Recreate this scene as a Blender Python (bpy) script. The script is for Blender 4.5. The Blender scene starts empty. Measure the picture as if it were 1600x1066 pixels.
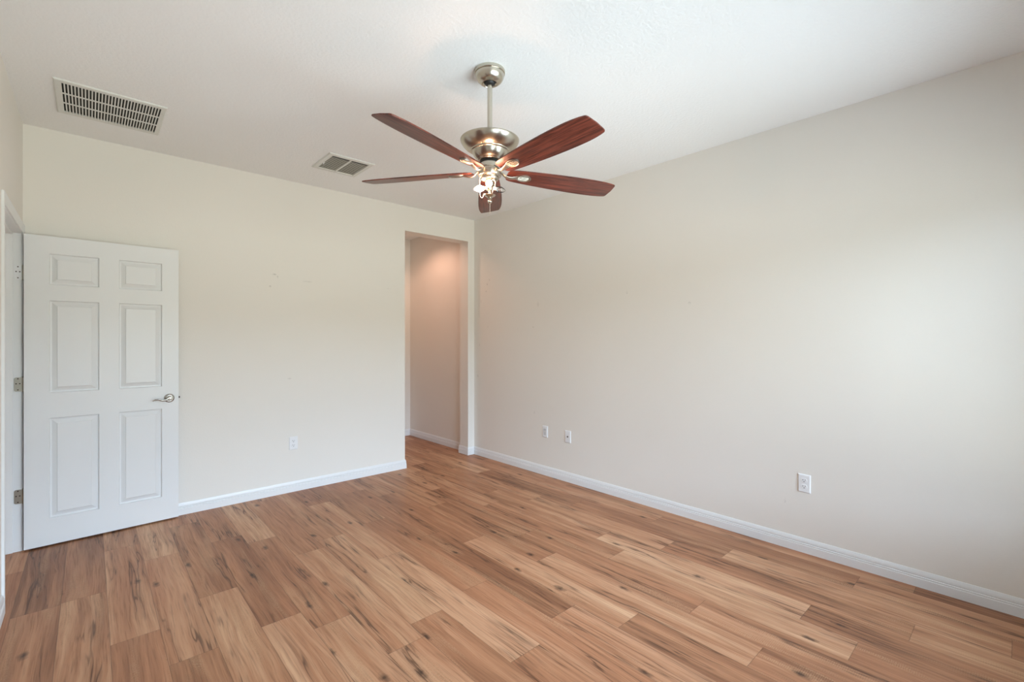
import bpy, bmesh, math, random
from mathutils import Vector, Matrix
from math import sin, cos, pi, radians

scene = bpy.context.scene
COL = scene.collection

# ------------------------------------------------------------------ room numbers (metres)
XL, XR = -0.322, 3.345          # left / right wall faces
YB, YF = 4.351, -0.62           # back wall face, wall with the window behind the camera
H = 2.74                        # ceiling
OX0, OX1, OZ = 2.435, 3.255, 2.482   # opening in the back wall
BT = 0.160                      # back wall thickness
HX, HY = 3.335, 5.811           # hall: right wall face, end wall face
HX0 = 2.05                      # hall: left wall face
LT = 0.115                      # left wall thickness
JY1, JY0 = 4.287, 3.438         # doorway in the left wall: hinge jamb, strike jamb
DZ = 2.019                      # doorway head
WX0, WX1, WZ0, WZ1 = 0.45, 3.05, 0.50, 2.20   # window in the front wall

# ------------------------------------------------------------------ camera
cam_d = bpy.data.cameras.new('camera')
cam = bpy.data.objects.new('camera', cam_d)
COL.objects.link(cam)
cam.location = (0, 0, 1.348)
cam.rotation_euler = (radians(90), 0, radians(-42.19))
cam_d.sensor_width = 36
cam_d.lens = 36 * 727.45 / 1600
cam_d.shift_y = -3.05 / 1600
cam_d.clip_start = 0.02
scene.camera = cam

# ------------------------------------------------------------------ colour management
scene.view_settings.view_transform = 'Standard'
scene.view_settings.look = 'None'
scene.view_settings.gamma = 1
scene.view_settings.use_curve_mapping = False
scene.view_settings.exposure = 0.10

# ------------------------------------------------------------------ world: pale sky over trees, a lawn and a bright paved terrace close by
SKY, PATIO, LAWN, TREES = 17.2, 15.0, 9.0, 4.0
world = bpy.data.worlds.new('sky')
scene.world = world
world.use_nodes = True
wn, wl = world.node_tree.nodes, world.node_tree.links
wn.clear()
tc = wn.new('ShaderNodeTexCoord')
sep = wn.new('ShaderNodeSeparateXYZ')
wl.new(tc.outputs['Generated'], sep.inputs[0])
ramp = wn.new('ShaderNodeValToRGB')
mr = wn.new('ShaderNodeMapRange')
mr.inputs['From Min'].default_value = -1
mr.inputs['From Max'].default_value = 1
wl.new(sep.outputs['Z'], mr.inputs['Value'])
wl.new(mr.outputs['Result'], ramp.inputs['Fac'])
cr = ramp.color_ramp
def _stop(p, c, k):
    e = cr.elements.new(p)
    e.color = (c[0] * k, c[1] * k, c[2] * k, 1)
cr.elements[0].position = 0.0
cr.elements[0].color = (0.82 * PATIO, 1.0 * PATIO, 1.12 * PATIO, 1)
cr.elements[1].position = 1.0
cr.elements[1].color = (0.64 * SKY, 0.82 * SKY, 1.12 * SKY, 1)
_stop(0.285, (0.82, 1.0, 1.12), PATIO)
_stop(0.335, (0.91, 0.97, 0.88), LAWN)
_stop(0.485, (0.91, 0.97, 0.88), LAWN)
_stop(0.50, (0.80, 0.88, 0.70), TREES)
_stop(0.545, (0.80, 0.88, 0.75), TREES)
_stop(0.565, (0.77, 0.96, 1.18), SKY)
bg = wn.new('ShaderNodeBackground')
bg.inputs['Strength'].default_value = 1.0
wl.new(ramp.outputs['Color'], bg.inputs['Color'])
wo = wn.new('ShaderNodeOutputWorld')
wl.new(bg.outputs[0], wo.inputs['Surface'])

# daylight portal filling the window opening
pd = bpy.data.lights.new('window_daylight', 'AREA')
pd.shape = 'RECTANGLE'
pd.size, pd.size_y = WX1 - WX0, WZ1 - WZ0
pd.cycles.is_portal = True
po = bpy.data.objects.new('window_daylight', pd)
po.location = ((WX0 + WX1) / 2, YF - 0.12, (WZ0 + WZ1) / 2)
po.rotation_euler = (radians(90), 0, 0)
COL.objects.link(po)
BULB_GLOW = 150.0

# ------------------------------------------------------------------ node helpers
class NT:
    def __init__(s, mat):
        mat.use_nodes = True
        s.t = mat.node_tree
        s.n, s.l = s.t.nodes, s.t.links
        s.n.clear()
        s.out = s.n.new('ShaderNodeOutputMaterial')
    def new(s, kind, ins=None, **kw):
        nd = s.n.new(kind)
        for k, v in kw.items():
            setattr(nd, k, v)
        for k, v in (ins or {}).items():
            s.put(nd.inputs[k], v)
        return nd
    def put(s, sock, v):
        if isinstance(v, bpy.types.NodeSocket):
            s.l.new(v, sock)
        else:
            sock.default_value = v
    def math(s, op, a, b=None, c=None, clamp=False):
        nd = s.n.new('ShaderNodeMath')
        nd.operation = op
        nd.use_clamp = clamp
        for i, v in enumerate((a, b, c)):
            if v is not None:
                s.put(nd.inputs[i], v)
        return nd.outputs[0]
    def mixc(s, f, a, b, mode='MIX'):
        nd = s.n.new('ShaderNodeMix')
        nd.data_type = 'RGBA'
        nd.blend_type = mode
        s.put(nd.inputs[0], f)
        s.put(nd.inputs[6], a if isinstance(a, bpy.types.NodeSocket) else (*a[:3], 1))
        s.put(nd.inputs[7], b if isinstance(b, bpy.types.NodeSocket) else (*b[:3], 1))
        return nd.outputs[2]
    def noise(s, vec, scale, detail=2, rough=0.5, dist=0.0):
        nd = s.new('ShaderNodeTexNoise', {'Vector': vec, 'Scale': scale, 'Detail': detail, 'Roughness': rough, 'Distortion': dist})
        return nd.outputs['Fac']
    def map(s, vec, scale=(1, 1, 1), loc=(0, 0, 0)):
        nd = s.new('ShaderNodeMapping', {'Vector': vec, 'Scale': scale, 'Location': loc})
        return nd.outputs[0]
    def rng(s, v, a, b, c=0.0, d=1.0):
        nd = s.new('ShaderNodeMapRange', {'Value': v, 'From Min': a, 'From Max': b, 'To Min': c, 'To Max': d})
        return nd.outputs[0]
    def principled(s, **ins):
        nd = s.n.new('ShaderNodeBsdfPrincipled')
        for k, v in ins.items():
            k = k.replace('_', ' ')
            if k == 'Base Color' and not isinstance(v, bpy.types.NodeSocket):
                v = (*v[:3], 1)
            s.put(nd.inputs[k], v)
        s.l.new(nd.outputs[0], s.out.inputs['Surface'])
        return nd
    def bump(s, height, strength=0.2, dist=0.01):
        nd = s.new('ShaderNodeBump', {'Height': height, 'Strength': strength, 'Distance': dist})
        return nd.outputs[0]

def srgb(r, g, b):
    f = lambda c: (c / 255 / 12.92) if c / 255 <= 0.04045 else ((c / 255 + 0.055) / 1.055) ** 2.4
    return (f(r), f(g), f(b))

def mat(name):
    return bpy.data.materials.new(name)

def plain(name, col, rough=0.5, metal=0.0, bump_scale=None, bump_strength=0.05, **kw):
    m = mat(name); t = NT(m)
    p = t.principled(Base_Color=col, Roughness=rough, Metallic=metal, **kw)
    if bump_scale:
        co = t.new('ShaderNodeTexCoord').outputs['Object']
        t.put(p.inputs['Normal'], t.bump(t.noise(co, bump_scale, 3), bump_strength, 0.002))
    return m

# wall paint: cream, orange-peel texture, a few scuffs
def wall_paint(name, col, marks=(), axis='X'):
    m = mat(name); t = NT(m)
    co = t.new('ShaderNodeTexCoord').outputs['Object']
    s = t.new('ShaderNodeSeparateXYZ', {0: co})
    base = t.mixc(t.rng(t.noise(co, 1.1, 3), 0.3, 0.7), [c * 0.985 for c in col], col)
    col_s = base
    for (u, z, ru, rz, k) in marks:
        a = t.math('DIVIDE', t.math('SUBTRACT', s.outputs[axis], u), ru)
        b = t.math('DIVIDE', t.math('SUBTRACT', s.outputs['Z'], z), rz)
        d = t.math('ADD', t.math('MULTIPLY', a, a), t.math('MULTIPLY', b, b))
        brk = t.rng(t.noise(co, 90, 2), 0.42, 0.58)
        f = t.math('MULTIPLY', t.math('MULTIPLY', t.rng(d, 1.0, 0.2), k), brk)
        col_s = t.mixc(f, col_s, (0.22, 0.20, 0.18))
    p = t.principled(Base_Color=col_s, Roughness=0.62)
    h = t.math('ADD', t.noise(co, 130, 2), t.math('MULTIPLY', t.noise(co, 34, 2), 0.5))
    t.put(p.inputs['Normal'], t.bump(h, 0.10, 0.003))
    return m

CREAM = (0.825, 0.785, 0.73)
M = {}
M['wall'] = wall_paint('cream wall paint', CREAM)
M['wall_back'] = wall_paint('cream wall paint with scuffs', CREAM, [
    (1.176, 1.905, 0.022, 0.008, 0.5), (1.205, 1.885, 0.008, 0.016, 0.35), (1.145, 1.80, 0.012, 0.01, 0.3),
    (1.45, 1.865, 0.05, 0.008, 0.22), (1.30, 1.0, 0.02, 0.008, 0.2), (2.25, 1.86, 0.03, 0.006, 0.12)], 'X')
M['wall_right'] = wall_paint('cream wall paint with nail holes', CREAM, [
    (4.07, 2.02, 0.014, 0.02, 0.3), (4.11, 1.97, 0.012, 0.02, 0.4), (4.13, 1.89, 0.014, 0.012, 0.35), (4.22, 1.78, 0.008, 0.03, 0.3),
    (4.10, 1.49, 0.014, 0.01, 0.25), (3.30, 1.70, 0.018, 0.03, 0.22), (3.37, 1.47, 0.014, 0.008, 0.3), (3.60, 1.46, 0.014, 0.008, 0.25),
    (4.25, 1.28, 0.01, 0.014, 0.25), (1.70, 1.62, 0.012, 0.012, 0.3), (2.25, 1.74, 0.01, 0.012, 0.45), (4.28, 0.92, 0.012, 0.02, 0.3),
    (1.05, 0.30, 0.008, 0.02, 0.2), (3.35, 0.60, 0.016, 0.02, 0.2)], 'Y')

m = mat('white textured ceiling paint'); t = NT(m)
co = t.new('ShaderNodeTexCoord').outputs['Object']
p = t.principled(Base_Color=(0.94, 0.935, 0.935), Roughness=0.75)
n1 = t.rng(t.noise(co, 62, 3, 0.55, 0.4), 0.38, 0.64)
n2 = t.noise(co, 150, 2)
t.put(p.inputs['Normal'], t.bump(t.math('ADD', n1, t.math('MULTIPLY', n2, 0.35)), 0.17, 0.006))
M['ceiling'] = m

M['trim'] = plain('white semi-gloss trim paint', (0.82, 0.82, 0.82), 0.35)
M['door'] = plain('white door paint', (0.80, 0.80, 0.80), 0.38, bump_scale=None)
M['plate'] = plain('white plastic plate', (0.84, 0.84, 0.85), 0.3)
M['slot'] = plain('dark slot', (0.02, 0.02, 0.02), 0.6)
M['vent'] = plain('white vent enamel', (0.76, 0.755, 0.72), 0.4)
M['duct_shade'] = plain('dark duct', (0.035, 0.035, 0.03), 0.8)  # near-black colour painted in for the shade inside the vents
M['louver'] = plain('grey shaded louver enamel', (0.74, 0.71, 0.62), 0.5)
M['chain'] = plain('bead chain', (0.75, 0.72, 0.68), 0.35, 0.8)
M['rubber'] = plain('black rubber', (0.012, 0.012, 0.012), 0.5)
M['wire'] = plain('white wire insulation', (0.85, 0.78, 0.72), 0.45)
M['candle'] = plain('ivory lamp socket', (0.75, 0.70, 0.62), 0.5)
M['brown'] = plain('dark latch metal', (0.05, 0.03, 0.025), 0.4, 0.7)

# brushed nickel
def nickel(name, col, rough):
    m = mat(name); t = NT(m)
    t.principled(Base_Color=col, Metallic=1.0, Roughness=rough)
    return m
M['nickel'] = nickel('brushed nickel', (0.58, 0.54, 0.46), 0.27)
M['satin'] = nickel('satin nickel', (0.42, 0.40, 0.37), 0.25)
M['arm'] = nickel('satin blade arm nickel', (0.46, 0.43, 0.38), 0.40)
M['hinge'] = nickel('dull hinge metal', (0.40, 0.38, 0.33), 0.38)

# dark cherry fan blades, grain along the blade
m = mat('dark cherry blade veneer'); t = NT(m)
co = t.new('ShaderNodeTexCoord').outputs['Object']
g1 = t.noise(t.map(co, (3.5, 90, 1)), 1.0, 5, 0.65, 0.6)
g2 = t.noise(t.map(co, (12, 320, 1)), 1.0, 3, 0.6, 0.2)
g3 = t.noise(t.map(co, (2, 14, 1)), 1.0, 2)
c = t.mixc(t.rng(g1, 0.40, 0.60), srgb(72, 33, 27), srgb(136, 68, 53))
c = t.mixc(t.math('MULTIPLY', t.rng(g2, 0.58, 0.70), 0.55), c, srgb(160, 92, 78))
c = t.mixc(t.math('MULTIPLY', t.rng(g3, 0.4, 0.75), 0.45), c, srgb(66, 31, 27))
t.principled(Base_Color=c, Roughness=0.36)
M['blade'] = m

# clear glass (bulb envelope and window panes): real transmission without trapping daylight
m = mat('thin clear glass'); t = NT(m)
fr = t.new('ShaderNodeFresnel', {'IOR': 1.45}).outputs[0]
tr = t.new('ShaderNodeBsdfTransparent', {'Color': (0.97, 0.98, 0.97, 1)})
gl = t.new('ShaderNodeBsdfGlossy', {'Roughness': 0.02})
mx = t.new('ShaderNodeMixShader', {0: fr, 1: tr.outputs[0], 2: gl.outputs[0]})
t.l.new(mx.outputs[0], t.out.inputs['Surface'])
M['glass'] = m

m = mat('glowing bulb'); t = NT(m)
em = t.new('ShaderNodeEmission', {'Color': (1.0, 0.56, 0.34, 1), 'Strength': BULB_GLOW})
t.l.new(em.outputs[0], t.out.inputs['Surface'])
M['glow'] = m
m = mat('recessed lamp glow'); t = NT(m)
em = t.new('ShaderNodeEmission', {'Color': (1.0, 0.50, 0.30, 1), 'Strength': 12.0})
t.l.new(em.outputs[0], t.out.inputs['Surface'])
M['can_glow'] = m

# oak plank floor: tone / seed per plank come from the mesh
m = mat('oak vinyl plank floor'); t = NT(m)
co = t.new('ShaderNodeTexCoord').outputs['Object']
tone = t.new('ShaderNodeAttribute', attribute_name='tone').outputs['Fac']
seed = t.new('ShaderNodeAttribute', attribute_name='seed').outputs['Fac']
uvn = t.new('ShaderNodeAttribute', attribute_name='edge').outputs['Vector']
off = t.new('ShaderNodeCombineXYZ', {0: t.math('MULTIPLY', seed, 37.0), 1: t.math('MULTIPLY', seed, 91.0), 2: t.math('MULTIPLY', seed, 53.0)}).outputs[0]
pos = t.new('ShaderNodeVectorMath', {0: co, 1: off}, operation='ADD').outputs[0]
warpn = t.new('ShaderNodeTexNoise', {'Vector': t.map(pos, (5, 1.3, 1)), 'Scale': 1.0, 'Detail': 2})
wv = t.new('ShaderNodeVectorMath', {0: warpn.outputs['Color'], 1: (0.5, 0.5, 0.5)}, operation='SUBTRACT').outputs[0]
wv = t.new('ShaderNodeVectorMath', {0: wv, 1: (0.065, 0.0, 0.0)}, operation='MULTIPLY').outputs[0]
pw = t.new('ShaderNodeVectorMath', {0: pos, 1: wv}, operation='ADD').outputs[0]
broad = t.noise(t.map(pw, (13, 0.7, 1)), 1.0, 3, 0.55)
mid = t.noise(t.map(pw, (48, 1.1, 1)), 1.0, 4, 0.65)
fine = t.noise(t.map(pw, (170, 5, 1)), 1.0, 3, 0.6)
dark, base_c, light = srgb(130, 86, 59), srgb(179, 128, 93), srgb(215, 171, 134)
v = t.math('ADD', t.math('MULTIPLY', broad, 0.55), t.math('MULTIPLY', mid, 0.45))
v = t.math('ADD', v, t.math('MULTIPLY', t.math('SUBTRACT', tone, 0.5), 0.44))
c = t.mixc(t.rng(v, 0.27, 0.51), dark, base_c)
c = t.mixc(t.rng(v, 0.51, 0.74), c, light)
hue = t.noise(t.map(pos, (2, 0.6, 1)), 1.0, 1)
c = t.mixc(t.math('MULTIPLY', t.rng(hue, 0.35, 0.65), 0.30), c, srgb(176, 112, 78))
# fine pores
c = t.mixc(t.math('MULTIPLY', t.rng(fine, 0.50, 0.68), 0.36), c, srgb(100, 65, 43))
# pale saw marks across the grain, only in patches
saw = t.new('ShaderNodeTexWave', {'Vector': t.map(pw, (1.5, 1, 1)), 'Scale': 42.0, 'Distortion': 7.0, 'Detail': 3.0, 'Detail Scale': 3.0}, wave_type='BANDS', bands_direction='Y').outputs['Fac']
patch = t.rng(t.noise(t.map(pos, (14, 1.5, 1), (3.1, 7.7, 0)), 1.0, 2), 0.54, 0.66)
c = t.mixc(t.math('MULTIPLY', t.math('MULTIPLY', t.rng(saw, 0.2, 0.9), patch), 0.42), c, srgb(204, 166, 128))
# heart-crack lines: thin dark wandering veins along the grain
cn = t.noise(t.map(pw, (9.5, 0.5, 1), (11.3, 2.2, 0)), 1.0, 4, 0.6, 0.25)
vein = t.rng(t.math('ABSOLUTE', t.math('SUBTRACT', cn, 0.5)), 0.014, 0.003)
vmask = t.rng(t.noise(t.map(pos, (7, 1.6, 1), (4.4, 9.1, 0)), 1.0, 2), 0.46, 0.58)
c = t.mixc(t.math('MULTIPLY', t.math('MULTIPLY', vein, vmask), 0.70), c, srgb(68, 42, 28))
halo = t.rng(t.math('ABSOLUTE', t.math('SUBTRACT', cn, 0.5)), 0.07, 0.0)
c = t.mixc(t.math('MULTIPLY', t.math('MULTIPLY', halo, vmask), 0.30), c, srgb(100, 63, 42))
# knots
vo = t.new('ShaderNodeTexVoronoi', {'Vector': t.map(pw, (4.6, 1.9, 1)), 'Scale': 1.0, 'Randomness': 1.0}, voronoi_dimensions='2D')
kn = t.math('ADD', vo.outputs['Distance'], t.math('MULTIPLY', t.math('SUBTRACT', t.noise(pos, 40, 3), 0.5), 0.09))
ksel = t.math('GREATER_THAN', t.new('ShaderNodeSeparateXYZ', {0: vo.outputs['Color']}).outputs['X'], 0.52)
kf = t.math('MULTIPLY', t.rng(kn, 0.085, 0.01), ksel)
c = t.mixc(t.math('MULTIPLY', kf, 0.85), c, srgb(52, 34, 25))
# seams between planks
es = t.new('ShaderNodeSeparateXYZ', {0: uvn})
ed = t.math('MINIMUM', t.math('MINIMUM', es.outputs['X'], t.math('SUBTRACT', 0.176, es.outputs['X'])), t.math('MINIMUM', es.outputs['Y'], es.outputs['Z']))
seam = t.rng(ed, 0.0022, 0.0006)
c = t.mixc(t.math('MULTIPLY', seam, 0.40), c, srgb(62, 42, 30))
p = t.principled(Base_Color=c, Roughness=t.rng(fine, 0.3, 0.7, 0.40, 0.50))
p.inputs['Specular IOR Level'].default_value = 0.35
hh = t.math('SUBTRACT', t.math('ADD', t.math('MULTIPLY', mid, 0.5), t.math('MULTIPLY', fine, 0.3)), seam)
t.put(p.inputs['Normal'], t.bump(hh, 0.10, 0.003))
M['floor'] = m

# ------------------------------------------------------------------ mesh helpers
def link(name, bm, material, parent=None, smooth=None, loc=None, rot=None):
    me = bpy.data.meshes.new(name)
    bmesh.ops.recalc_face_normals(bm, faces=bm.faces)
    bm.to_mesh(me); bm.free()
    for mm in (material if isinstance(material, (list, tuple)) else [material]):
        me.materials.append(mm)
    if smooth is not None:
        for pl in me.polygons:
            pl.use_smooth = True
        me.set_sharp_from_angle(angle=radians(smooth))
    o = bpy.data.objects.new(name, me)
    COL.objects.link(o)
    if parent: o.parent = parent
    if loc: o.location = loc
    if rot: o.rotation_euler = rot
    return o

def empty(name, loc=(0, 0, 0), rot=(0, 0, 0)):
    o = bpy.data.objects.new(name, None)
    o.empty_display_size = 0.05
    o.location = loc; o.rotation_euler = rot
    COL.objects.link(o)
    return o

def tag(o, label=None, cat=None, group=None, kind=None):
    if label: o['label'] = label
    if cat: o['category'] = cat
    if group: o['group'] = group
    if kind: o['kind'] = kind
    return o

def structure(o):
    o['kind'] = 'structure'
    return o

def box(bm, x0, x1, y0, y1, z0, z1, bevel=0.0, seg=2):
    r = bmesh.ops.create_cube(bm, size=1.0)
    vs = r['verts']
    bmesh.ops.scale(bm, vec=(x1 - x0, y1 - y0, z1 - z0), verts=vs)
    bmesh.ops.translate(bm, vec=((x0 + x1) / 2, (y0 + y1) / 2, (z0 + z1) / 2), verts=vs)
    if bevel:
        es = list({e for vv in vs for e in vv.link_edges})
        bmesh.ops.bevel(bm, geom=es, offset=bevel, segments=seg, profile=0.5, affect='EDGES')
    return vs

def lathe(bm, prof, seg=48, axis_o=(0, 0, 0), mtx=None, close=False):
    """prof: (r, z) list, revolved about z."""
    rings = []
    for (r, z) in prof:
        if r < 1e-6:
            rings.append([bm.verts.new((axis_o[0], axis_o[1], axis_o[2] + z))])
        else:
            rings.append([bm.verts.new((axis_o[0] + r * cos(2 * pi * i / seg), axis_o[1] + r * sin(2 * pi * i / seg), axis_o[2] + z)) for i in range(seg)])
    for a, b in zip(rings[:-1], rings[1:]):
        for i in range(seg):
            j = (i + 1) % seg
            if len(a) == 1 and len(b) == 1: continue
            if len(a) == 1: bm.faces.new((a[0], b[j], b[i]))
            elif len(b) == 1: bm.faces.new((a[i], a[j], b[0]))
            else: bm.faces.new((a[i], a[j], b[j], b[i]))
    vs = [v for r in rings for v in r]
    if mtx is not None:
        bmesh.ops.transform(bm, matrix=mtx, verts=vs)
    return vs

def tube(bm, pts, radii, seg=12, up=(0, 0, 1), caps=True):
    """sweep an ellipse (ra along side, rb along up) along pts."""
    pts = [Vector(q) for q in pts]
    n = len(pts)
    rings = []
    for i in range(n):
        tg = (pts[min(i + 1, n - 1)] - pts[max(i - 1, 0)]).normalized()
        u = Vector(up)
        if abs(tg.dot(u)) > 0.98: u = Vector((1, 0, 0)) if abs(tg.x) < 0.9 else Vector((0, 1, 0))
        side = tg.cross(u).normalized()
        uu = side.cross(tg).normalized()
        r = radii[i] if isinstance(radii, list) else radii
        ra, rb = r if isinstance(r, (list, tuple)) else (r, r)
        rings.append([bm.verts.new(pts[i] + side * (ra * cos(2 * pi * k / seg)) + uu * (rb * sin(2 * pi * k / seg))) for k in range(seg)])
    for a, b in zip(rings[:-1], rings[1:]):
        for k in range(seg):
            j = (k + 1) % seg
            bm.faces.new((a[k], a[j], b[j], b[k]))
    if caps:
        bm.faces.new(rings[0][::-1]); bm.faces.new(rings[-1])

def sweep_profile(bm, path, prof, side=1):
    """mitred extrusion of prof [(depth, z)] along a 2D path; depth goes to the left (side=1) of travel."""
    path = [Vector(q) for q in path]
    n = len(path)
    rows = []
    for i in range(n):
        d0 = (path[i] - path[i - 1]).normalized() if i > 0 else None
        d1 = (path[i + 1] - path[i]).normalized() if i < n - 1 else None
        nr = lambda d: Vector((-d.y, d.x)) * side
        if d0 is None: off, k = nr(d1), 1
        elif d1 is None: off, k = nr(d0), 1
        else:
            off = (nr(d0) + nr(d1)).normalized(); k = 1 / max(0.2, off.dot(nr(d0)))
        rows.append([bm.verts.new((path[i].x + off.x * k * d, path[i].y + off.y * k * d, z)) for d, z in prof])
    m_ = len(prof)
    for a, b in zip(rows[:-1], rows[1:]):
        for k in range(m_):
            j = (k + 1) % m_
            bm.faces.new((a[k], a[j], b[j], b[k]))
    bm.faces.new(rows[0]); bm.faces.new(rows[-1][::-1])

def smooth_path(pts, n=8):
    """Catmull-Rom through pts."""
    P = [Vector(q) for q in pts]
    P = [2 * P[0] - P[1]] + P + [2 * P[-1] - P[-2]]
    out = []
    for i in range(1, len(P) - 2):
        for k in range(n):
            s = k / n
            a, b, c_, d = P[i - 1], P[i], P[i + 1], P[i + 2]
            out.append(0.5 * ((2 * b) + (c_ - a) * s + (2 * a - 5 * b + 4 * c_ - d) * s * s + (3 * b - a - 3 * c_ + d) * s ** 3))
    out.append(P[-2])
    return out

# ------------------------------------------------------------------ floor: one mesh, a quad per plank
PW, PL = 0.176, 1.22
rng = random.Random(11)
joint = {-1: 3.30, 0: 2.70, 1: 2.37, 2: 2.88, 3: 3.62, 4: 2.22, 5: 3.05, 6: 1.95, 7: 2.66, 8: 2.02, 9: 1.535, 10: 1.277, 11: 1.99,
         12: 2.33, 13: 0.50, 14: 0.73, 15: 1.57, 16: 1.26, 17: 0.63, 18: 0.40}
tones = {(-1, 3.30): (0.30, 0.52), (0, 2.70): (0.62, 0.30), (1, 2.37): (0.66, 0.36), (2, 2.88): (0.28, 0.62), (9, 1.535): (0.22, 0.62),
         (10, 1.277): (0.70, 0.28), (11, 1.99): (0.30, 0.68), (14, 0.73): (0.74, 0.26), (15, 1.57): (0.66, 0.34), (16, 1.26): (0.34, 0.62),
         (17, 0.63): (0.34, 0.60), (18, 0.40): (0.62, 0.30), (13, 0.50): (0.70, 0.40)}
bm = bmesh.new()
l_tone = bm.verts.layers.float.new('tone')
l_seed = bm.verts.layers.float.new('seed')
l_edge = bm.verts.layers.float_vector.new('edge')
FX0, FX1, FY0, FY1 = -2.2, 3.46, YF - 0.12, 6.0
r0 = math.floor((FX0 - 0.066) / PW); r1 = math.ceil((FX1 - 0.066) / PW)
for r in range(r0, r1):
    x0 = 0.066 + r * PW; x1 = x0 + PW
    j0 = joint.get(r, rng.uniform(0, PL))
    k0 = math.floor((FY0 - j0) / PL)
    for k in range(k0, math.ceil((FY1 - j0) / PL)):
        y0 = j0 + k * PL; y1 = y0 + PL
        tn = min(0.9, max(0.12, rng.gauss(0.5, 0.16)))
        if r in joint and (r, joint[r]) in tones:
            if k == 0: tn = tones[(r, joint[r])][0]
            if k == -1: tn = tones[(r, joint[r])][1]
        sd = rng.random()
        cx0, cx1, cy0, cy1 = max(x0, FX0), min(x1, FX1), max(y0, FY0), min(y1, FY1)
        if cx1 <= cx0 or cy1 <= cy0: continue
        vs = []
        for (x, y) in ((cx0, cy0), (cx1, cy0), (cx1, cy1), (cx0, cy1)):
            vtx = bm.verts.new((x, y, 0))
            vtx[l_tone] = tn; vtx[l_seed] = sd
            vtx[l_edge] = (x - x0, y - y0, y1 - y)
            vs.append(vtx)
        bm.faces.new(vs)
vs = box(bm, FX0, FX1, FY0, FY1, -0.12, -0.001)
for vtx in vs: vtx[l_tone] = 0.5
structure(link('floor', bm, M['floor']))

# ------------------------------------------------------------------ ceiling and walls
bm = bmesh.new(); box(bm, FX0, FX1, FY0, FY1, H, H + 0.12)
structure(link('ceiling', bm, M['ceiling']))

bm = bmesh.new()
box(bm, XL - LT, OX0, YB, YB + BT, 0, H)
box(bm, OX0, OX1, YB, YB + BT, OZ, H)
box(bm, OX1, XR, YB, YB + BT, 0, H)
structure(link('wall_back', bm, M['wall_back']))

bm = bmesh.new(); box(bm, XR, XR + 0.115, YF - 0.12, YB + BT, 0, H)
structure(link('wall_right', bm, M['wall_right']))

bm = bmesh.new()
box(bm, XL - LT, XL, YF - 0.12, JY0 - 0.018, 0, H)
box(bm, XL - LT, XL, JY0 - 0.018, JY1 + 0.018, DZ + 0.018, H)
box(bm, XL - LT, XL, JY1 + 0.018, YB, 0, H)
structure(link('wall_left', bm, M['wall']))

bm = bmesh.new()
box(bm, XL, WX0, YF - 0.12, YF, 0, H)
box(bm, WX1, XR, YF - 0.12, YF, 0, H)
box(bm, WX0, WX1, YF - 0.12, YF, 0, WZ0)
box(bm, WX0, WX1, YF - 0.12, YF, WZ1, H)
structure(link('wall_front', bm, M['wall']))

# hall behind the opening
bm = bmesh.new(); box(bm, HX, XR + 0.115, YB + BT, HY, 0, H)
structure(link('wall_hall_right', bm, M['wall']))
bm = bmesh.new(); box(bm, HX0 - 0.115, XR + 0.115, HY, HY + 0.115, 0, H)
structure(link('wall_hall_end', bm, M['wall']))
bm = bmesh.new(); box(bm, HX0 - 0.115, HX0, YB + BT, HY, 0, H)
structure(link('wall_hall_left', bm, M['wall']))
# lobby beyond the left doorway
bm = bmesh.new(); box(bm, -2.0, -1.885, 2.2, 5.0, 0, H)
structure(link('wall_lobby_left', bm, M['wall']))
bm = bmesh.new(); box(bm, -1.885, XL - LT, 4.885, 5.0, 0, H)
structure(link('wall_lobby_end', bm, M['wall']))
bm = bmesh.new(); box(bm, -1.885, XL - LT, 2.2, 2.315, 0, H)
structure(link('wall_lobby_near', bm, M['wall']))

# ------------------------------------------------------------------ baseboards
BP = [(0, 0), (0.0130, 0), (0.0130, 0.046), (0.0095, 0.0500), (0.0120, 0.0525), (0.0120, 0.0570), (0.0075, 0.0600), (0.0100, 0.0635),
      (0.0100, 0.068), (0.0085, 0.078), (0.0062, 0.085), (0.0045, 0.090), (0, 0.090)]
def baseboard(name, path, side):
    bm = bmesh.new(); sweep_profile(bm, path, BP, side)
    return structure(link(name, bm, M['trim'], smooth=25))
baseboard('baseboard_back', [(XL + 0.013, YB), (OX0, YB), (OX0, YB + BT), (HX0 + 0.013, YB + BT)], -1)
baseboard('baseboard_right', [(XR, YF + 0.013), (XR, YB), (OX1, YB), (OX1, YB + BT), (HX - 0.013, YB + BT)], 1)
baseboard('baseboard_hall', [(HX, YB + BT + 0.014), (HX, HY), (HX0, HY)], 1)
baseboard('baseboard_left', [(XL, YF + 0.013), (XL, JY0 - 0.066)], -1)
baseboard('baseboard_front', [(XL, YF), (XR, YF)], 1)

# ------------------------------------------------------------------ doorway: jamb lining with stop, and casing
bm = bmesh.new()
xa, xb = XL - LT, XL
box(bm, xa, xb, JY1, JY1 + 0.018, 0, DZ + 0.018, 0.001, 1)
box(bm, xa, xb, JY0 - 0.018, JY0, 0, DZ + 0.018, 0.001, 1)
box(bm, xa, xb, JY0, JY1, DZ, DZ + 0.018, 0.001, 1)
sx0, sx1 = XL - 0.072, XL - 0.038
box(bm, sx0, sx1, JY1 - 0.011, JY1, 0, DZ, 0.003, 2)
box(bm, sx0, sx1, JY0, JY0 + 0.011, 0, DZ, 0.003, 2)
box(bm, sx0, sx1, JY0 + 0.011, JY1 - 0.011, DZ - 0.011, DZ, 0.003, 2)
structure(link('trim_1', bm, M['trim']))

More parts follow.
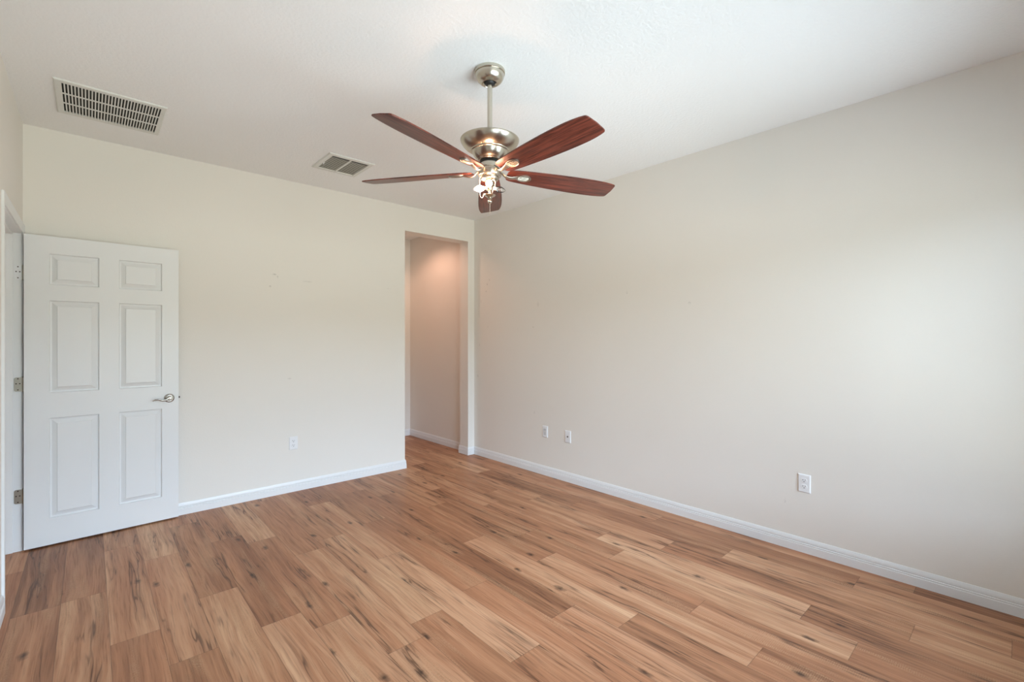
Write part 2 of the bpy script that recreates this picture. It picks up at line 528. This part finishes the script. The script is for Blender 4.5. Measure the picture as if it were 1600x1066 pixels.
CP = [(0.0, 0), (0.0, 0.0055), (0.004, 0.0075), (0.012, 0.0065), (0.024, 0.0085), (0.036, 0.0105), (0.046, 0.0112), (0.053, 0.0112), (0.057, 0.009), (0.057, 0)]
def casing(name, xf, sgn):
    """mitred picture-frame casing round the doorway on the wall face at x = xf."""
    bm = bmesh.new()
    y0, y1, z1 = JY0 - 0.006, JY1 + 0.006, DZ + 0.006
    rows = [[], [], [], []]
    for (w, d) in CP:
        x = xf + sgn * d
        rows[0].append(bm.verts.new((x, y0 - w, 0)))
        rows[1].append(bm.verts.new((x, y0 - w, z1 + w)))
        rows[2].append(bm.verts.new((x, y1 + w, z1 + w)))
        rows[3].append(bm.verts.new((x, y1 + w, 0)))
    k = len(CP)
    for a, b in zip(rows[:-1], rows[1:]):
        for i in range(k):
            j = (i + 1) % k
            bm.faces.new((a[i], a[j], b[j], b[i]))
    bm.faces.new(rows[0]); bm.faces.new(rows[3][::-1])
    return structure(link(name, bm, M['trim'], smooth=30))
casing('trim_2', XL, 1)
casing('trim_3', XL - LT, -1)

# ------------------------------------------------------------------ six-panel door, swung open to the back wall
PIN = Vector((XL + 0.006, JY1 - 0.002, 0))
door = empty('door_1', PIN, (0, 0, radians(2.45)))
tag(door, 'white six-panel door standing open against the back wall beside the left doorway', 'door', kind='structure')
U0, U1, DZ0, DZ1, TH = 0.004, 0.810, 0.012, 2.016, 0.035
ux = [U0, 0.119, 0.362, 0.466, 0.709, U1]
uz = [DZ0, 0.182, 0.834, 0.998, 1.599, 1.702, 1.903, DZ1]
PROF = [(0.0, 0.0), (0.0012, 0.0060), (0.0050, 0.0128), (0.0120, 0.0134), (0.0155, 0.0120), (0.036, 0.0036), (0.0380, 0.0006)]
bm = bmesh.new()
def door_face(yf, sg):
    vs = {}
    def V(x, y, z):
        key = (round(x, 5), round(y, 5), round(z, 5))
        if key not in vs: vs[key] = bm.verts.new((x, y, z))
        return vs[key]
    for i in range(5):
        for j in range(7):
            a, b, c_, d = ux[i], ux[i + 1], uz[j], uz[j + 1]
            if i in (1, 3) and j in (1, 3, 5):
                prev = None
                for (o_, dep) in PROF:
                    y = yf + sg * dep
                    ring = [V(a + o_, y, c_ + o_), V(b - o_, y, c_ + o_), V(b - o_, y, d - o_), V(a + o_, y, d - o_)]
                    if prev:
                        for k in range(4):
                            bm.faces.new((prev[k], prev[(k + 1) % 4], ring[(k + 1) % 4], ring[k]))
                    prev = ring
                bm.faces.new(prev)
            else:
                bm.faces.new((V(a, yf, c_), V(b, yf, c_), V(b, yf, d), V(a, yf, d)))
door_face(-TH, 1)
door_face(0.0, -1)
for x in (U0, U1):
    bm.faces.new([bm.verts.new(q) for q in ((x, -TH, DZ0), (x, 0, DZ0), (x, 0, DZ1), (x, -TH, DZ1))])
for z in (DZ0, DZ1):
    bm.faces.new([bm.verts.new(q) for q in ((U0, -TH, z), (U1, -TH, z), (U1, 0, z), (U0, 0, z))])
bmesh.ops.remove_doubles(bm, verts=bm.verts, dist=0.0002)
link('door_slab', bm, M['door'], door)

# lever handle (on the face towards the room)
HU, HZ = 0.752, 0.909
hd = empty('door_handle'); hd.parent = door; hd.location = (HU, -TH, HZ)
rotY = Matrix.Rotation(radians(90), 4, 'X')      # lathe z -> -y
bm = bmesh.new()
lathe(bm, [(0, 0.0), (0.0325, 0.0), (0.0325, 0.003), (0.030, 0.0065), (0.024, 0.0085), (0.022, 0.0078), (0.017, 0.0085), (0.014, 0.011), (0, 0.011)], 40, mtx=rotY)
rose = link('rose', bm, M['satin'], hd, smooth=35)
bm = bmesh.new()
lathe(bm, [(0.0105, 0.010), (0.0085, 0.020), (0.0085, 0.036), (0.0105, 0.042), (0.0095, 0.047), (0, 0.048)], 24, mtx=rotY)
pts = smooth_path([(0.006, -0.040, 0.007), (-0.008, -0.043, 0.003), (-0.024, -0.044, -0.008), (-0.046, -0.044, -0.009), (-0.068, -0.043, -0.002), (-0.086, -0.041, -0.0035), (-0.103, -0.039, -0.010)], 6)
nn = len(pts)
tube(bm, pts, [(0.0062 - 0.0035 * i / nn, 0.0115 - 0.0075 * (i / nn) ** 0.7) for i in range(nn)], 14, up=(0, 0, 1))
link('lever', bm, M['satin'], hd, smooth=50)
bm = bmesh.new()
box(bm, U1 - 0.0006, U1 + 0.0008, -TH + 0.005, -0.005, 0.882, 0.940)
box(bm, U1, U1 + 0.010, -TH + 0.0105, -0.0105, 0.903, 0.917, 0.002, 2)
tag(link('latch', bm, M['brown'], door), 'dark metal latch')
# rose on the other side, close to the wall
bm = bmesh.new()
lathe(bm, [(0.0325, 0.0), (0.0325, 0.003), (0.028, 0.007), (0.012, 0.011), (0, 0.011)], 32, mtx=Matrix.Rotation(radians(-90), 4, 'X'))
link('rear_rose', bm, M['satin'], door, smooth=35, loc=(HU, 0, HZ))

# hinges: barrel and door leaf move with the door, jamb leaf is let into the jamb
for (zc, hm, lab) in ((1.770, M['plate'], 'white painted top hinge'), (1.060, M['hinge'], 'bare metal hinge'), (0.348, M['hinge'], 'bare metal hinge')):
    hg = empty('hinge'); hg.parent = door; hg.location = (0, 0, zc)
    hg['label'] = lab
    # undo the door swing so that the jamb leaf lies flat on the jamb
    bm = bmesh.new()
    lathe(bm, [(0, -0.049), (0.003, -0.048), (0.0045, -0.0445), (0.006, -0.0445), (0.006, 0.0445), (0.0045, 0.0445), (0.003, 0.048), (0, 0.049)], 16)
    link('barrel', bm, M['hinge'], hg, smooth=40)
    bm = bmesh.new()
    box(bm, -0.0395, -0.003, -0.0016, 0.0012, -0.0445, 0.0445)
    es = [e for e in bm.edges if abs(e.verts[0].co.x + 0.0395) < 1e-5 and abs(e.verts[1].co.x + 0.0395) < 1e-5 and abs(e.verts[0].co.z - e.verts[1].co.z) < 1e-5]
    bmesh.ops.bevel(bm, geom=es, offset=0.010, segments=4, profile=0.5, affect='EDGES')
    jl = link('jamb_leaf', bm, hm, hg, rot=(0, 0, radians(-2.45)))
    bm = bmesh.new()
    for (sx, sz) in ((-0.022, 0.036), (-0.030, 0.005), (-0.014, 0.005), (-0.022, -0.034)):
        lathe(bm, [(0, 0.0012), (0.0036, 0.0010), (0.0036, -0.0004)], 12, mtx=Matrix.Translation((sx, -0.0016, sz)) @ Matrix.Rotation(radians(90), 4, 'X'))
    link('screws', bm, M['brown'], hg, rot=(0, 0, radians(-2.45)))
    bm = bmesh.new()
    box(bm, U0 - 0.0009, U0 + 0.0006, -TH + 0.004, -0.003, -0.0445, 0.0445)
    link('door_leaf', bm, hm, hg)

# ------------------------------------------------------------------ window behind the camera
win = empty('window_1', ((WX0 + WX1) / 2, YF - 0.06, WZ0))
structure(win)
ww, wh = (WX1 - WX0) / 2, WZ1 - WZ0
bm = bmesh.new()
box(bm, -ww, -ww + 0.05, -0.04, 0.04, 0, wh); box(bm, ww - 0.05, ww, -0.04, 0.04, 0, wh)
box(bm, -ww + 0.05, ww - 0.05, -0.04, 0.04, 0, 0.05); box(bm, -ww + 0.05, ww - 0.05, -0.04, 0.04, wh - 0.05, wh)
for q in (-ww / 3, ww / 3):
    box(bm, q - 0.025, q + 0.025, -0.03, 0.03, 0.05, wh - 0.05)
link('window_frame', bm, M['trim'], win)
for a_, b_ in ((-ww + 0.05, -ww / 3 - 0.025), (-ww / 3 + 0.025, ww / 3 - 0.025), (ww / 3 + 0.025, ww - 0.05)):
    bm = bmesh.new(); box(bm, a_, b_, -0.003, 0.003, 0.05, wh - 0.05)
    link('window_pane', bm, M['glass'], win)
bm = bmesh.new(); box(bm, -ww - 0.03, ww + 0.03, 0.06, 0.10, -0.02, 0.0, 0.004, 2)
link('window_sill', bm, M['trim'], win)

# ------------------------------------------------------------------ ceiling fan
FC = Vector((1.537, 1.867, 0))
fan = empty('ceiling_fan', (FC.x, FC.y, H))
tag(fan, 'brushed nickel ceiling fan with five dark cherry blades hanging on a downrod', 'ceiling fan')
Z = lambda z: z - H
def fan_lathe(name, prof, material, parent=fan, seg=64, smooth=35, label=None):
    bm = bmesh.new(); lathe(bm, [(r, Z(z)) for r, z in prof], seg)
    o = link(name, bm, material, parent, smooth=smooth)
    if label: o['label'] = label
    return o
fan_lathe('canopy', [(0.0, 2.740), (0.0775, 2.740), (0.0790, 2.737), (0.0790, 2.7245), (0.0770, 2.7225), (0.0745, 2.7225), (0.0745, 2.7200), (0.0752, 2.7185), (0.0725, 2.705),
                     (0.0650, 2.690), (0.0550, 2.680), (0.0450, 2.674), (0.0400, 2.672), (0.0375, 2.672), (0.0360, 2.675), (0.0310, 2.678), (0.0305, 2.690)], M['nickel'])
fan_lathe('hanger_ball', [(0.0, 2.700), (0.016, 2.697), (0.027, 2.688), (0.029, 2.680), (0.026, 2.671), (0.0175, 2.664), (0.013, 2.662)], M['rubber'], smooth=60, label='black rubber hanger ball')
fan_lathe('downrod', [(0.0128, 2.690), (0.0128, 2.382)], M['nickel'], seg=24, smooth=60)
fan_lathe('motor_housing', [(0.0135, 2.388), (0.020, 2.388), (0.028, 2.380), (0.130, 2.3805), (0.1495, 2.3800), (0.1525, 2.3775), (0.1525, 2.3745), (0.1490, 2.3660), (0.1400, 2.3520), (0.1280, 2.3400), (0.1150, 2.3315),
                             (0.1050, 2.3270), (0.1000, 2.3250), (0.0985, 2.3225), (0.0985, 2.3200), (0.0965, 2.3180), (0.0920, 2.3170), (0.0900, 2.3120), (0.0850, 2.3000), (0.0770, 2.2885),
                             (0.0690, 2.2805), (0.0640, 2.2770), (0.0620, 2.2730), (0.0590, 2.2710), (0.0450, 2.2705), (0.0420, 2.2660)], M['nickel'])
fan_lathe('flywheel', [(0.0400, 2.272), (0.0520, 2.2690), (0.0520, 2.2610), (0.0440, 2.2600)], M['rubber'], smooth=30, label='black flywheel')
fan_lathe('switch_housing', [(0.0400, 2.2620), (0.0470, 2.2600), (0.0480, 2.2560), (0.0480, 2.2330), (0.0500, 2.2300), (0.0580, 2.2280), (0.0600, 2.2255), (0.0600, 2.1960), (0.0585, 2.1930), (0.0545, 2.1915),
                              (0.0545, 2.1890), (0.0520, 2.1870), (0.0300, 2.1860), (0.0, 2.1860)], M['nickel'])

# blades: outline in local x (length) / y (width, + = anticlockwise side)
RB, PITCH, AZ0 = 0.7215, radians(12.55), 50.4
TX, TY = -0.0183, 0.0089       # the rotor hangs a degree out of level
def half_width(x):
    kn = [(0.095, 0.047), (0.16, 0.0550), (0.25, 0.0625), (0.36, 0.0695), (0.48, 0.0745), (0.58, 0.0755), (0.65, 0.0725), (0.70, 0.0650), (0.7215, 0.0605)]
    for (x0, w0), (x1, w1) in zip(kn[:-1], kn[1:]):
        if x <= x1:
            s = (x - x0) / (x1 - x0)
            return w0 + (w1 - w0) * s
    return kn[-1][1]
def blade_mesh():
    top = []
    xs = [0.095 + (RB - 0.095) * i / 40 for i in range(41)]
    def sm(x): return (half_width(max(0.095, x - 0.03)) + 2 * half_width(x) + half_width(min(RB, x + 0.03))) / 4
    cr_ = 0.012
    up = []
    # root corner
    w0 = sm(0.095)
    for k in range(6):
        a = pi - (pi / 2) * k / 5
        up.append((0.095 + 0.026 + 0.026 * cos(a), w0 - 0.026 + 0.026 * sin(a)))
    for x in xs:
        if 0.125 < x < RB - cr_ - 0.004: up.append((x, sm(x)))
    wt = sm(RB)
    for k in range(6):
        a = pi / 2 - (pi / 2) * k / 5
        up.append((RB - cr_ + cr_ * cos(a), wt - cr_ + cr_ * sin(a)))
    out = up + [(RB + 0.004, 0.0)] + [(x, -y) for x, y in up[::-1]]
    bm = bmesh.new()
    hz = 0.0028
    a = [bm.verts.new((x, y, -hz)) for x, y in out]
    b = [bm.verts.new((x, y, hz)) for x, y in out]
    bm.faces.new(a[::-1]); bm.faces.new(b)
    for i in range(len(out)):
        j = (i + 1) % len(out)
        bm.faces.new((a[i], a[j], b[j], b[i]))
    es = [e for e in bm.edges if abs(e.verts[0].co.z - e.verts[1].co.z) < 1e-6]
    bmesh.ops.bevel(bm, geom=es, offset=0.0012, segments=2, profile=0.5, affect='EDGES')
    return bm
def arm_mesh():
    """neck from the flywheel, spreading into a leaf plate under the blade (local frame of the pitched blade)."""
    bm = bmesh.new()
    # leaf plate: oval dish with raised rim
    cx, ax, ay = 0.186, 0.044, 0.030
    seg = 40
    rings = []
    for (s, z) in ((0.0, -0.0070), (0.78, -0.0075), (0.86, -0.0090), (0.93, -0.0105), (1.0, -0.0090), (1.0, -0.0030)):
        ring = []
        for k in range(seg):
            a = 2 * pi * k / seg
            w = ay * (1.0 - 0.22 * (0.5 - 0.5 * cos(a)))
            ring.append(bm.verts.new((cx + max(s, 0.02) * ax * cos(a), max(s, 0.02) * w * sin(a), z)))
        rings.append(ring)
    for a, b in zip(rings[:-1], rings[1:]):
        for k in range(seg):
            j = (k + 1) % seg
            bm.faces.new((a[k], a[j], b[j], b[k]))
    bm.faces.new(rings[0]); bm.faces.new(rings[-1])
    # ribs along the leaf
    for yy in (-0.014, -0.007, 0.0, 0.007, 0.014):
        hl = 0.030 * math.sqrt(max(0.1, 1 - (yy / 0.024) ** 2))
        tube(bm, [(cx - hl, yy, -0.0080), (cx - hl * .5, yy, -0.0092), (cx + hl * .5, yy, -0.0092), (cx + hl, yy, -0.0080)], (0.0016, 0.0016), 8)
    # neck
    pts = smooth_path([(0.046, 0.0, 0.020), (0.062, 0.0, 0.010), (0.085, 0.0, -0.010), (0.110, 0.0, -0.016), (0.132, 0.0, -0.012), (0.150, 0.0, -0.0085)], 6)
    n = len(pts)
    tube(bm, pts, [(0.0105 + 0.006 * max(0, (i / n - 0.55)) / 0.45 + (0.004 if i < 4 else 0), 0.0055 - 0.0022 * i / n) for i in range(n)], 14)
    return bm
def disc_rot(az):
    tilt = Matrix(((1, 0, 0, 0), (0, 1, 0, 0), (TX, TY, 1, 0), (0, 0, 0, 1)))
    # a plain rotation close to that small tilt
    nrm = Vector((-TX, -TY, 1)).normalized()
    q = Vector((0, 0, 1)).rotation_difference(nrm)
    return q.to_matrix().to_4x4() @ Matrix.Rotation(radians(az), 4, 'Z') @ Matrix.Rotation(-PITCH, 4, 'X')
blade0 = link('blade', blade_mesh(), M['blade'], fan, smooth=30)
arm0 = link('blade_arm', arm_mesh(), M['arm'], fan, smooth=45)
for k in range(5):
    if k == 0: b, a = blade0, arm0
    else:
        b, a = blade0.copy(), arm0.copy()
        COL.objects.link(b); COL.objects.link(a)
        b.parent = fan; a.parent = fan
    mtx = Matrix.Translation((0, 0, Z(2.2125))) @ disc_rot(AZ0 - 72 * k)
    b.matrix_local = mtx; a.matrix_local = mtx

# light kit: bare stem with three candle bulbs (no glass bowl), two lit
kit = empty('light_kit'); kit.parent = fan
def kit_lathe(name, prof, material, seg=32, smooth=40, mtx=None):
    bm = bmesh.new(); lathe(bm, prof, seg, mtx=mtx)
    return link(name, bm, material, kit, smooth=smooth)
kit_lathe('fitter_pan', [(r, Z(z)) for r, z in [(0.0, 2.186), (0.046, 2.186), (0.047, 2.180), (0.044, 2.174), (0.030, 2.168), (0.014, 2.166), (0.0, 2.166)]], M['nickel'])
kit_lathe('stem', [(r, Z(z)) for r, z in [(0.0075, 2.168), (0.0075, 2.150), (0.0150, 2.146), (0.0170, 2.140), (0.0170, 2.126), (0.0150, 2.120), (0.0070, 2.116), (0.0070, 2.098)]], M['nickel'])
kit_lathe('bowl_plate', [(r, Z(z)) for r, z in [(0.0, 2.103), (0.010, 2.103), (0.018, 2.099), (0.029, 2.096), (0.030, 2.094), (0.026, 2.090), (0.014, 2.083), (0.009, 2.079), (0.0, 2.079)]], M['nickel'])
kit_lathe('finial', [(r, Z(z)) for r, z in [(0.009, 2.080), (0.011, 2.077), (0.008, 2.073), (0.006, 2.070), (0.0095, 2.066), (0.0115, 2.061), (0.0095, 2.055), (0.005, 2.051), (0.0, 2.050)]], M['nickel'])
BULB = [(0.0060, 0.000), (0.0085, 0.002), (0.0110, 0.008), (0.0145, 0.016), (0.0162, 0.024), (0.0155, 0.032), (0.0125, 0.041), (0.0085, 0.049), (0.0045, 0.055), (0.0020, 0.058), (0.0, 0.0585)]
vaz = math.degrees(math.atan2(FC.y, FC.x))        # direction away from the camera
for (daz, lit) in ((176, True), (64, True), (-64, False)):
    d = radians(vaz + daz)
    dirv = Vector((cos(d), sin(d), 0.04 if lit else -0.03)).normalized()
    q = Vector((0, 0, 1)).rotation_difference(dirv).to_matrix().to_4x4()
    o3 = Matrix.Translation((0, 0, Z(2.134)))
    sock = kit_lathe('socket', [(0.0, 0.010), (0.0090, 0.010), (0.0095, 0.014), (0.0095, 0.034), (0.0075, 0.036), (0.0, 0.036)], M['candle'], 20, 40, o3 @ q)
    bm = bmesh.new(); lathe(bm, BULB, 24, mtx=o3 @ q @ Matrix.Translation((0, 0, 0.034)))
    bl = link('bulb', bm, M['glow'] if lit else M['glass'], kit, smooth=60)
    bl['label'] = 'glowing candle bulb' if lit else 'unlit clear candle bulb'
    if not lit:
        bm = bmesh.new()
        pp = smooth_path([(0.002, 0, 0.036), (0.003, 0, 0.055), (0.0045, 0, 0.064), (0, 0, 0.068), (-0.0045, 0, 0.064), (-0.003, 0, 0.055), (-0.002, 0, 0.036)], 4)
        tube(bm, [(o3 @ q) @ v for v in pp], 0.0007, 6)
        link('filament', bm, M['chain'], kit)
# side direction of the camera view, for the two loose lamp wires
sv = Vector((cos(radians(vaz - 90)), sin(radians(vaz - 90)), 0))   # screen right
tv = -Vector((cos(radians(vaz)), sin(radians(vaz)), 0))            # towards the camera
def wire(pts):
    bm = bmesh.new()
    P = [sv * a + tv * b + Vector((0, 0, Z(z))) for a, b, z in pts]
    tube(bm, smooth_path(P, 6), 0.0019, 8)
    link('lamp_wire', bm, M['wire'], kit, smooth=60)
wire([(-0.044, 0.02, 2.184), (-0.052, 0.022, 2.176), (-0.052, 0.022, 2.150), (-0.052, 0.022, 2.110), (-0.049, 0.022, 2.082), (-0.041, 0.021, 2.074), (-0.034, 0.018, 2.082), (-0.031, 0.012, 2.096), (-0.022, 0.006, 2.099)])
wire([(0.006, 0.014, 2.168), (0.020, 0.022, 2.166), (0.027, 0.024, 2.156), (0.026, 0.024, 2.130), (0.016, 0.018, 2.118), (0.013, 0.012, 2.104)])
# pull chain
bm = bmesh.new()
for i in range(15):
    bmesh.ops.create_icosphere(bm, subdivisions=1, radius=0.0019, matrix=Matrix.Translation((0, 0, Z(2.049 - i * 0.0036))))
tube(bm, [(0, 0, Z(2.051)), (0, 0, Z(1.998))], 0.0009, 6)
link('pull_chain', bm, M['chain'], fan)

# ------------------------------------------------------------------ return air grille (ceiling, left)
vx0, vx1, vy0, vy1 = -0.147, 0.345, 3.462, 3.964
v1 = empty('return_air_grille', ((vx0 + vx1) / 2, (vy0 + vy1) / 2, H))
tag(v1, 'large white return air grille with three rows of dark slots on the ceiling', 'air vent')
hx, hy = (vx1 - vx0) / 2, (vy1 - vy0) / 2
jx0, jx1, iy0, iy1 = -hx + 0.029, hx - 0.023, -hy + 0.033, hy - 0.040
def picture_frame(bm, ox, oy, ix0, ix1, iy0_, iy1_, th, lip=0.005):
    """flat stamped frame hanging th below the ceiling with a sloping outer edge."""
    O = [(-ox, -oy), (ox, -oy), (ox, oy), (-ox, oy)]
    S = [(-ox + lip, -oy + lip), (ox - lip, -oy + lip), (ox - lip, oy - lip), (-ox + lip, oy - lip)]
    I = [(ix0, iy0_), (ix1, iy0_), (ix1, iy1_), (ix0, iy1_)]
    rows = [[bm.verts.new((x, y, -0.0002)) for x, y in O], [bm.verts.new((x, y, -th * 0.55)) for x, y in O], [bm.verts.new((x, y, -th)) for x, y in S],
            [bm.verts.new((x, y, -th)) for x, y in I], [bm.verts.new((x, y, -0.0005)) for x, y in I]]
    for a, b in zip(rows[:-1], rows[1:]):
        for k in range(4):
            bm.faces.new((a[k], a[(k + 1) % 4], b[(k + 1) % 4], b[k]))
bm = bmesh.new(); picture_frame(bm, hx, hy, jx0, jx1, iy0, iy1, 0.009)
link('frame', bm, M['vent'], v1)
bm = bmesh.new(); box(bm, jx0, jx1, iy0, iy1, -0.0012, -0.0004)  # dark sheet stands for the shaded depth behind the slots; ceiling is uncut
link('duct_shade_sheet', bm, M['duct_shade'], v1)
bm = bmesh.new()
rowh = (iy1 - iy0) / 3
for j in (1, 2):
    yb = iy0 + rowh * j
    box(bm, jx0, jx1, yb - 0.008, yb + 0.008, -0.0088, -0.0065)
NS = 31
pitch = (jx1 - jx0) / NS
for j in range(3):
    ya, yb = iy0 + rowh * j + (0.008 if j else 0), iy0 + rowh * (j + 1) - (0.008 if j < 2 else 0)
    for i in range(NS + 1):
        x = jx0 + pitch * i
        box(bm, max(jx0, x - 0.0031), min(jx1, x + 0.0031), ya, yb, -0.0086, -0.0066)
link('slot_grid', bm, M['vent'], v1)
for (sx, sy) in ((-hx + 0.015, -hy + 0.10), (-hx + 0.015, hy - 0.12), (hx - 0.013, -hy + 0.10), (hx - 0.013, hy - 0.12)):
    bm = bmesh.new(); lathe(bm, [(0.0048, -0.0088), (0.0042, -0.0100), (0.0025, -0.0108), (0, -0.0110)], 14)
    link('screw', bm, M['vent'], v1, smooth=50, loc=(sx, sy, 0))

# ------------------------------------------------------------------ supply register (ceiling, by the fan)
v2 = empty('supply_register', (1.500, 3.667, H))
tag(v2, 'small white ceiling register with two grey louver panels, near the left fan blades', 'air vent')
hx, hy = 0.178, 0.192
bm = bmesh.new()
picture_frame(bm, hx, hy, -0.144, 0.144, -0.156, 0.158, 0.010, 0.006)
link('frame', bm, M['vent'], v2)
bm = bmesh.new(); box(bm, -0.144, 0.144, -0.156, 0.158, -0.0012, -0.0004)  # same painted shade behind the louvers, no real recess
link('duct_shade_sheet', bm, M['duct_shade'], v2)
for (a_, b_) in ((-0.144, -0.006), (0.006, 0.144)):
    bm = bmesh.new()
    for i in range(15):
        y = -0.122 + i * 0.0193
        vs = box(bm, a_, b_, -0.0092, 0.0092, -0.0005, 0.0005)
        bmesh.ops.transform(bm, matrix=Matrix.Translation((0, y, -0.0065)) @ Matrix.Rotation(radians(14), 4, 'X'), verts=vs)
    link('louver_panel', bm, M['louver'], v2)
bm = bmesh.new(); box(bm, -0.006, 0.006, -0.156, 0.158, -0.0105, -0.004)
link('divider', bm, M['vent'], v2)
bm = bmesh.new()
box(bm, -0.152, -0.140, 0.006, 0.030, -0.0120, -0.0100, 0.0008, 1); box(bm, -0.150, -0.144, 0.014, 0.020, -0.0260, -0.0118, 0.0015, 1)
link('damper_lever', bm, M['plate'], v2)

# ------------------------------------------------------------------ wall plates (local: x width, z height, -y out of the wall)
def plate_body(bm, w=0.070, h=0.1143, d=0.0058):
    a = [(-w / 2, -h / 2), (w / 2, -h / 2), (w / 2, h / 2), (-w / 2, h / 2)]
    k = 0.005
    b = [(-w / 2 + k, -h / 2 + k), (w / 2 - k, -h / 2 + k), (w / 2 - k, h / 2 - k), (-w / 2 + k, h / 2 - k)]
    r = [[bm.verts.new((x, 0, z)) for x, z in a], [bm.verts.new((x, -d * 0.5, z)) for x, z in a], [bm.verts.new((x, -d, z)) for x, z in b]]
    for p_, q_ in zip(r[:-1], r[1:]):
        for i in range(4):
            bm.faces.new((p_[i], p_[(i + 1) % 4], q_[(i + 1) % 4], q_[i]))
    bm.faces.new(r[-1]); bm.faces.new(r[0][::-1])
RX = Matrix.Rotation(radians(90), 4, 'X')
def screw_on(root, z, d=0.0058):
    bm = bmesh.new(); lathe(bm, [(0.0033, d - 0.0004), (0.0030, d + 0.0006), (0, d + 0.0010)], 14, mtx=RX)
    link('screw', bm, M['plate'], root, smooth=50, loc=(0, 0, z))
def outlet(loc, rz, label):
    root = empty('wall_outlet', loc, (0, 0, rz))
    tag(root, label, 'outlet')
    bm = bmesh.new(); plate_body(bm); link('plate', bm, M['plate'], root)
    for zc in (0.0195, -0.0195):
        bm = bmesh.new()
        n = 28
        a, b = [], []
        for i in range(n):
            th = 2 * pi * i / n
            x, z = 0.0172 * cos(th), max(-0.0138, min(0.0138, 0.0172 * sin(th)))
            a.append(bm.verts.new((x, -0.0056, z))); b.append(bm.verts.new((x * 0.97, -0.0075, z * 0.97)))
        bm.faces.new(b)
        for i in range(n):
            bm.faces.new((a[i], a[(i + 1) % n], b[(i + 1) % n], b[i]))
        rc = link('receptacle', bm, M['plate'], root, loc=(0, 0, zc))
        bm = bmesh.new()
        box(bm, -0.0078, -0.0054, -0.0079, -0.0070, -0.0010, 0.0075)
        box(bm, 0.0054, 0.0076, -0.0079, -0.0070, -0.0000, 0.0070)
        lathe(bm, [(0, 0.0079), (0.0029, 0.0079), (0.0029, 0.0070)], 14, mtx=Matrix.Translation((0, 0, -0.0078)) @ RX)
        link('slots', bm, M['slot'], rc)
    screw_on(root, 0.0)
    return root
outlet((1.333, YB - 0.0002, 0.428), 0, 'white duplex outlet on the back wall between the door and the opening')
outlet((XR - 0.0002, 0.939, 0.436), radians(90) * -1, 'white duplex outlet on the right wall, nearest the camera')

jk = empty('phone_jack_plate', (XR - 0.0002, 3.199, 0.431), (0, 0, radians(-90)))
tag(jk, 'white plate with grey rectangular insert on the right wall, nearest the corner', 'wall plate')
bm = bmesh.new(); plate_body(bm); link('plate', bm, M['plate'], jk)
bm = bmesh.new(); box(bm, -0.0165, 0.0165, -0.0072, -0.0050, -0.036, 0.030, 0.001, 1)
link('insert', bm, plain('light grey insert', (0.60, 0.60, 0.61), 0.4), jk)
bm = bmesh.new(); box(bm, -0.006, 0.006, -0.0078, -0.0068, -0.004, 0.008)
link('jack_socket', bm, M['louver'], jk)
screw_on(jk, 0.048); screw_on(jk, -0.048)

cx_ = empty('coax_plate', (XR - 0.0002, 2.902, 0.426), (0, 0, radians(-90)))
tag(cx_, 'white plate with one small dark cable socket, on the right wall', 'wall plate')
bm = bmesh.new(); plate_body(bm); link('plate', bm, M['plate'], cx_)
bm = bmesh.new()
lathe(bm, [(0.0075, 0.0056), (0.0075, 0.0075), (0.0050, 0.0078), (0.0050, 0.0135), (0.0, 0.0135)], 12, mtx=RX)
link('cable_socket', bm, plain('dark socket metal', (0.16, 0.15, 0.14), 0.4, 0.8), cx_, smooth=30)
screw_on(cx_, 0.040); screw_on(cx_, -0.040)

# ------------------------------------------------------------------ recessed lamp in the hall ceiling
rl = empty('recessed_light', (2.74, 5.00, H))
tag(rl, 'white recessed ceiling light glowing in the hall behind the opening', 'ceiling light')
bm = bmesh.new(); lathe(bm, [(0.060, -0.001), (0.062, -0.006), (0.088, -0.004), (0.090, -0.0004)], 40)
link('trim_ring', bm, M['trim'], rl, smooth=40)
bm = bmesh.new(); lathe(bm, [(0.060, -0.0015), (0, -0.0015)], 40)
link('lens', bm, M['can_glow'], rl)
sd_ = bpy.data.lights.new('hall_downlight', 'SPOT')
sd_.energy = 24.0; sd_.color = (1.0, 0.58, 0.42); sd_.spot_size = radians(150); sd_.spot_blend = 0.5; sd_.shadow_soft_size = 0.05
so = bpy.data.objects.new('hall_downlight', sd_); COL.objects.link(so); so.parent = rl; so.location = (0, 0, -0.02)
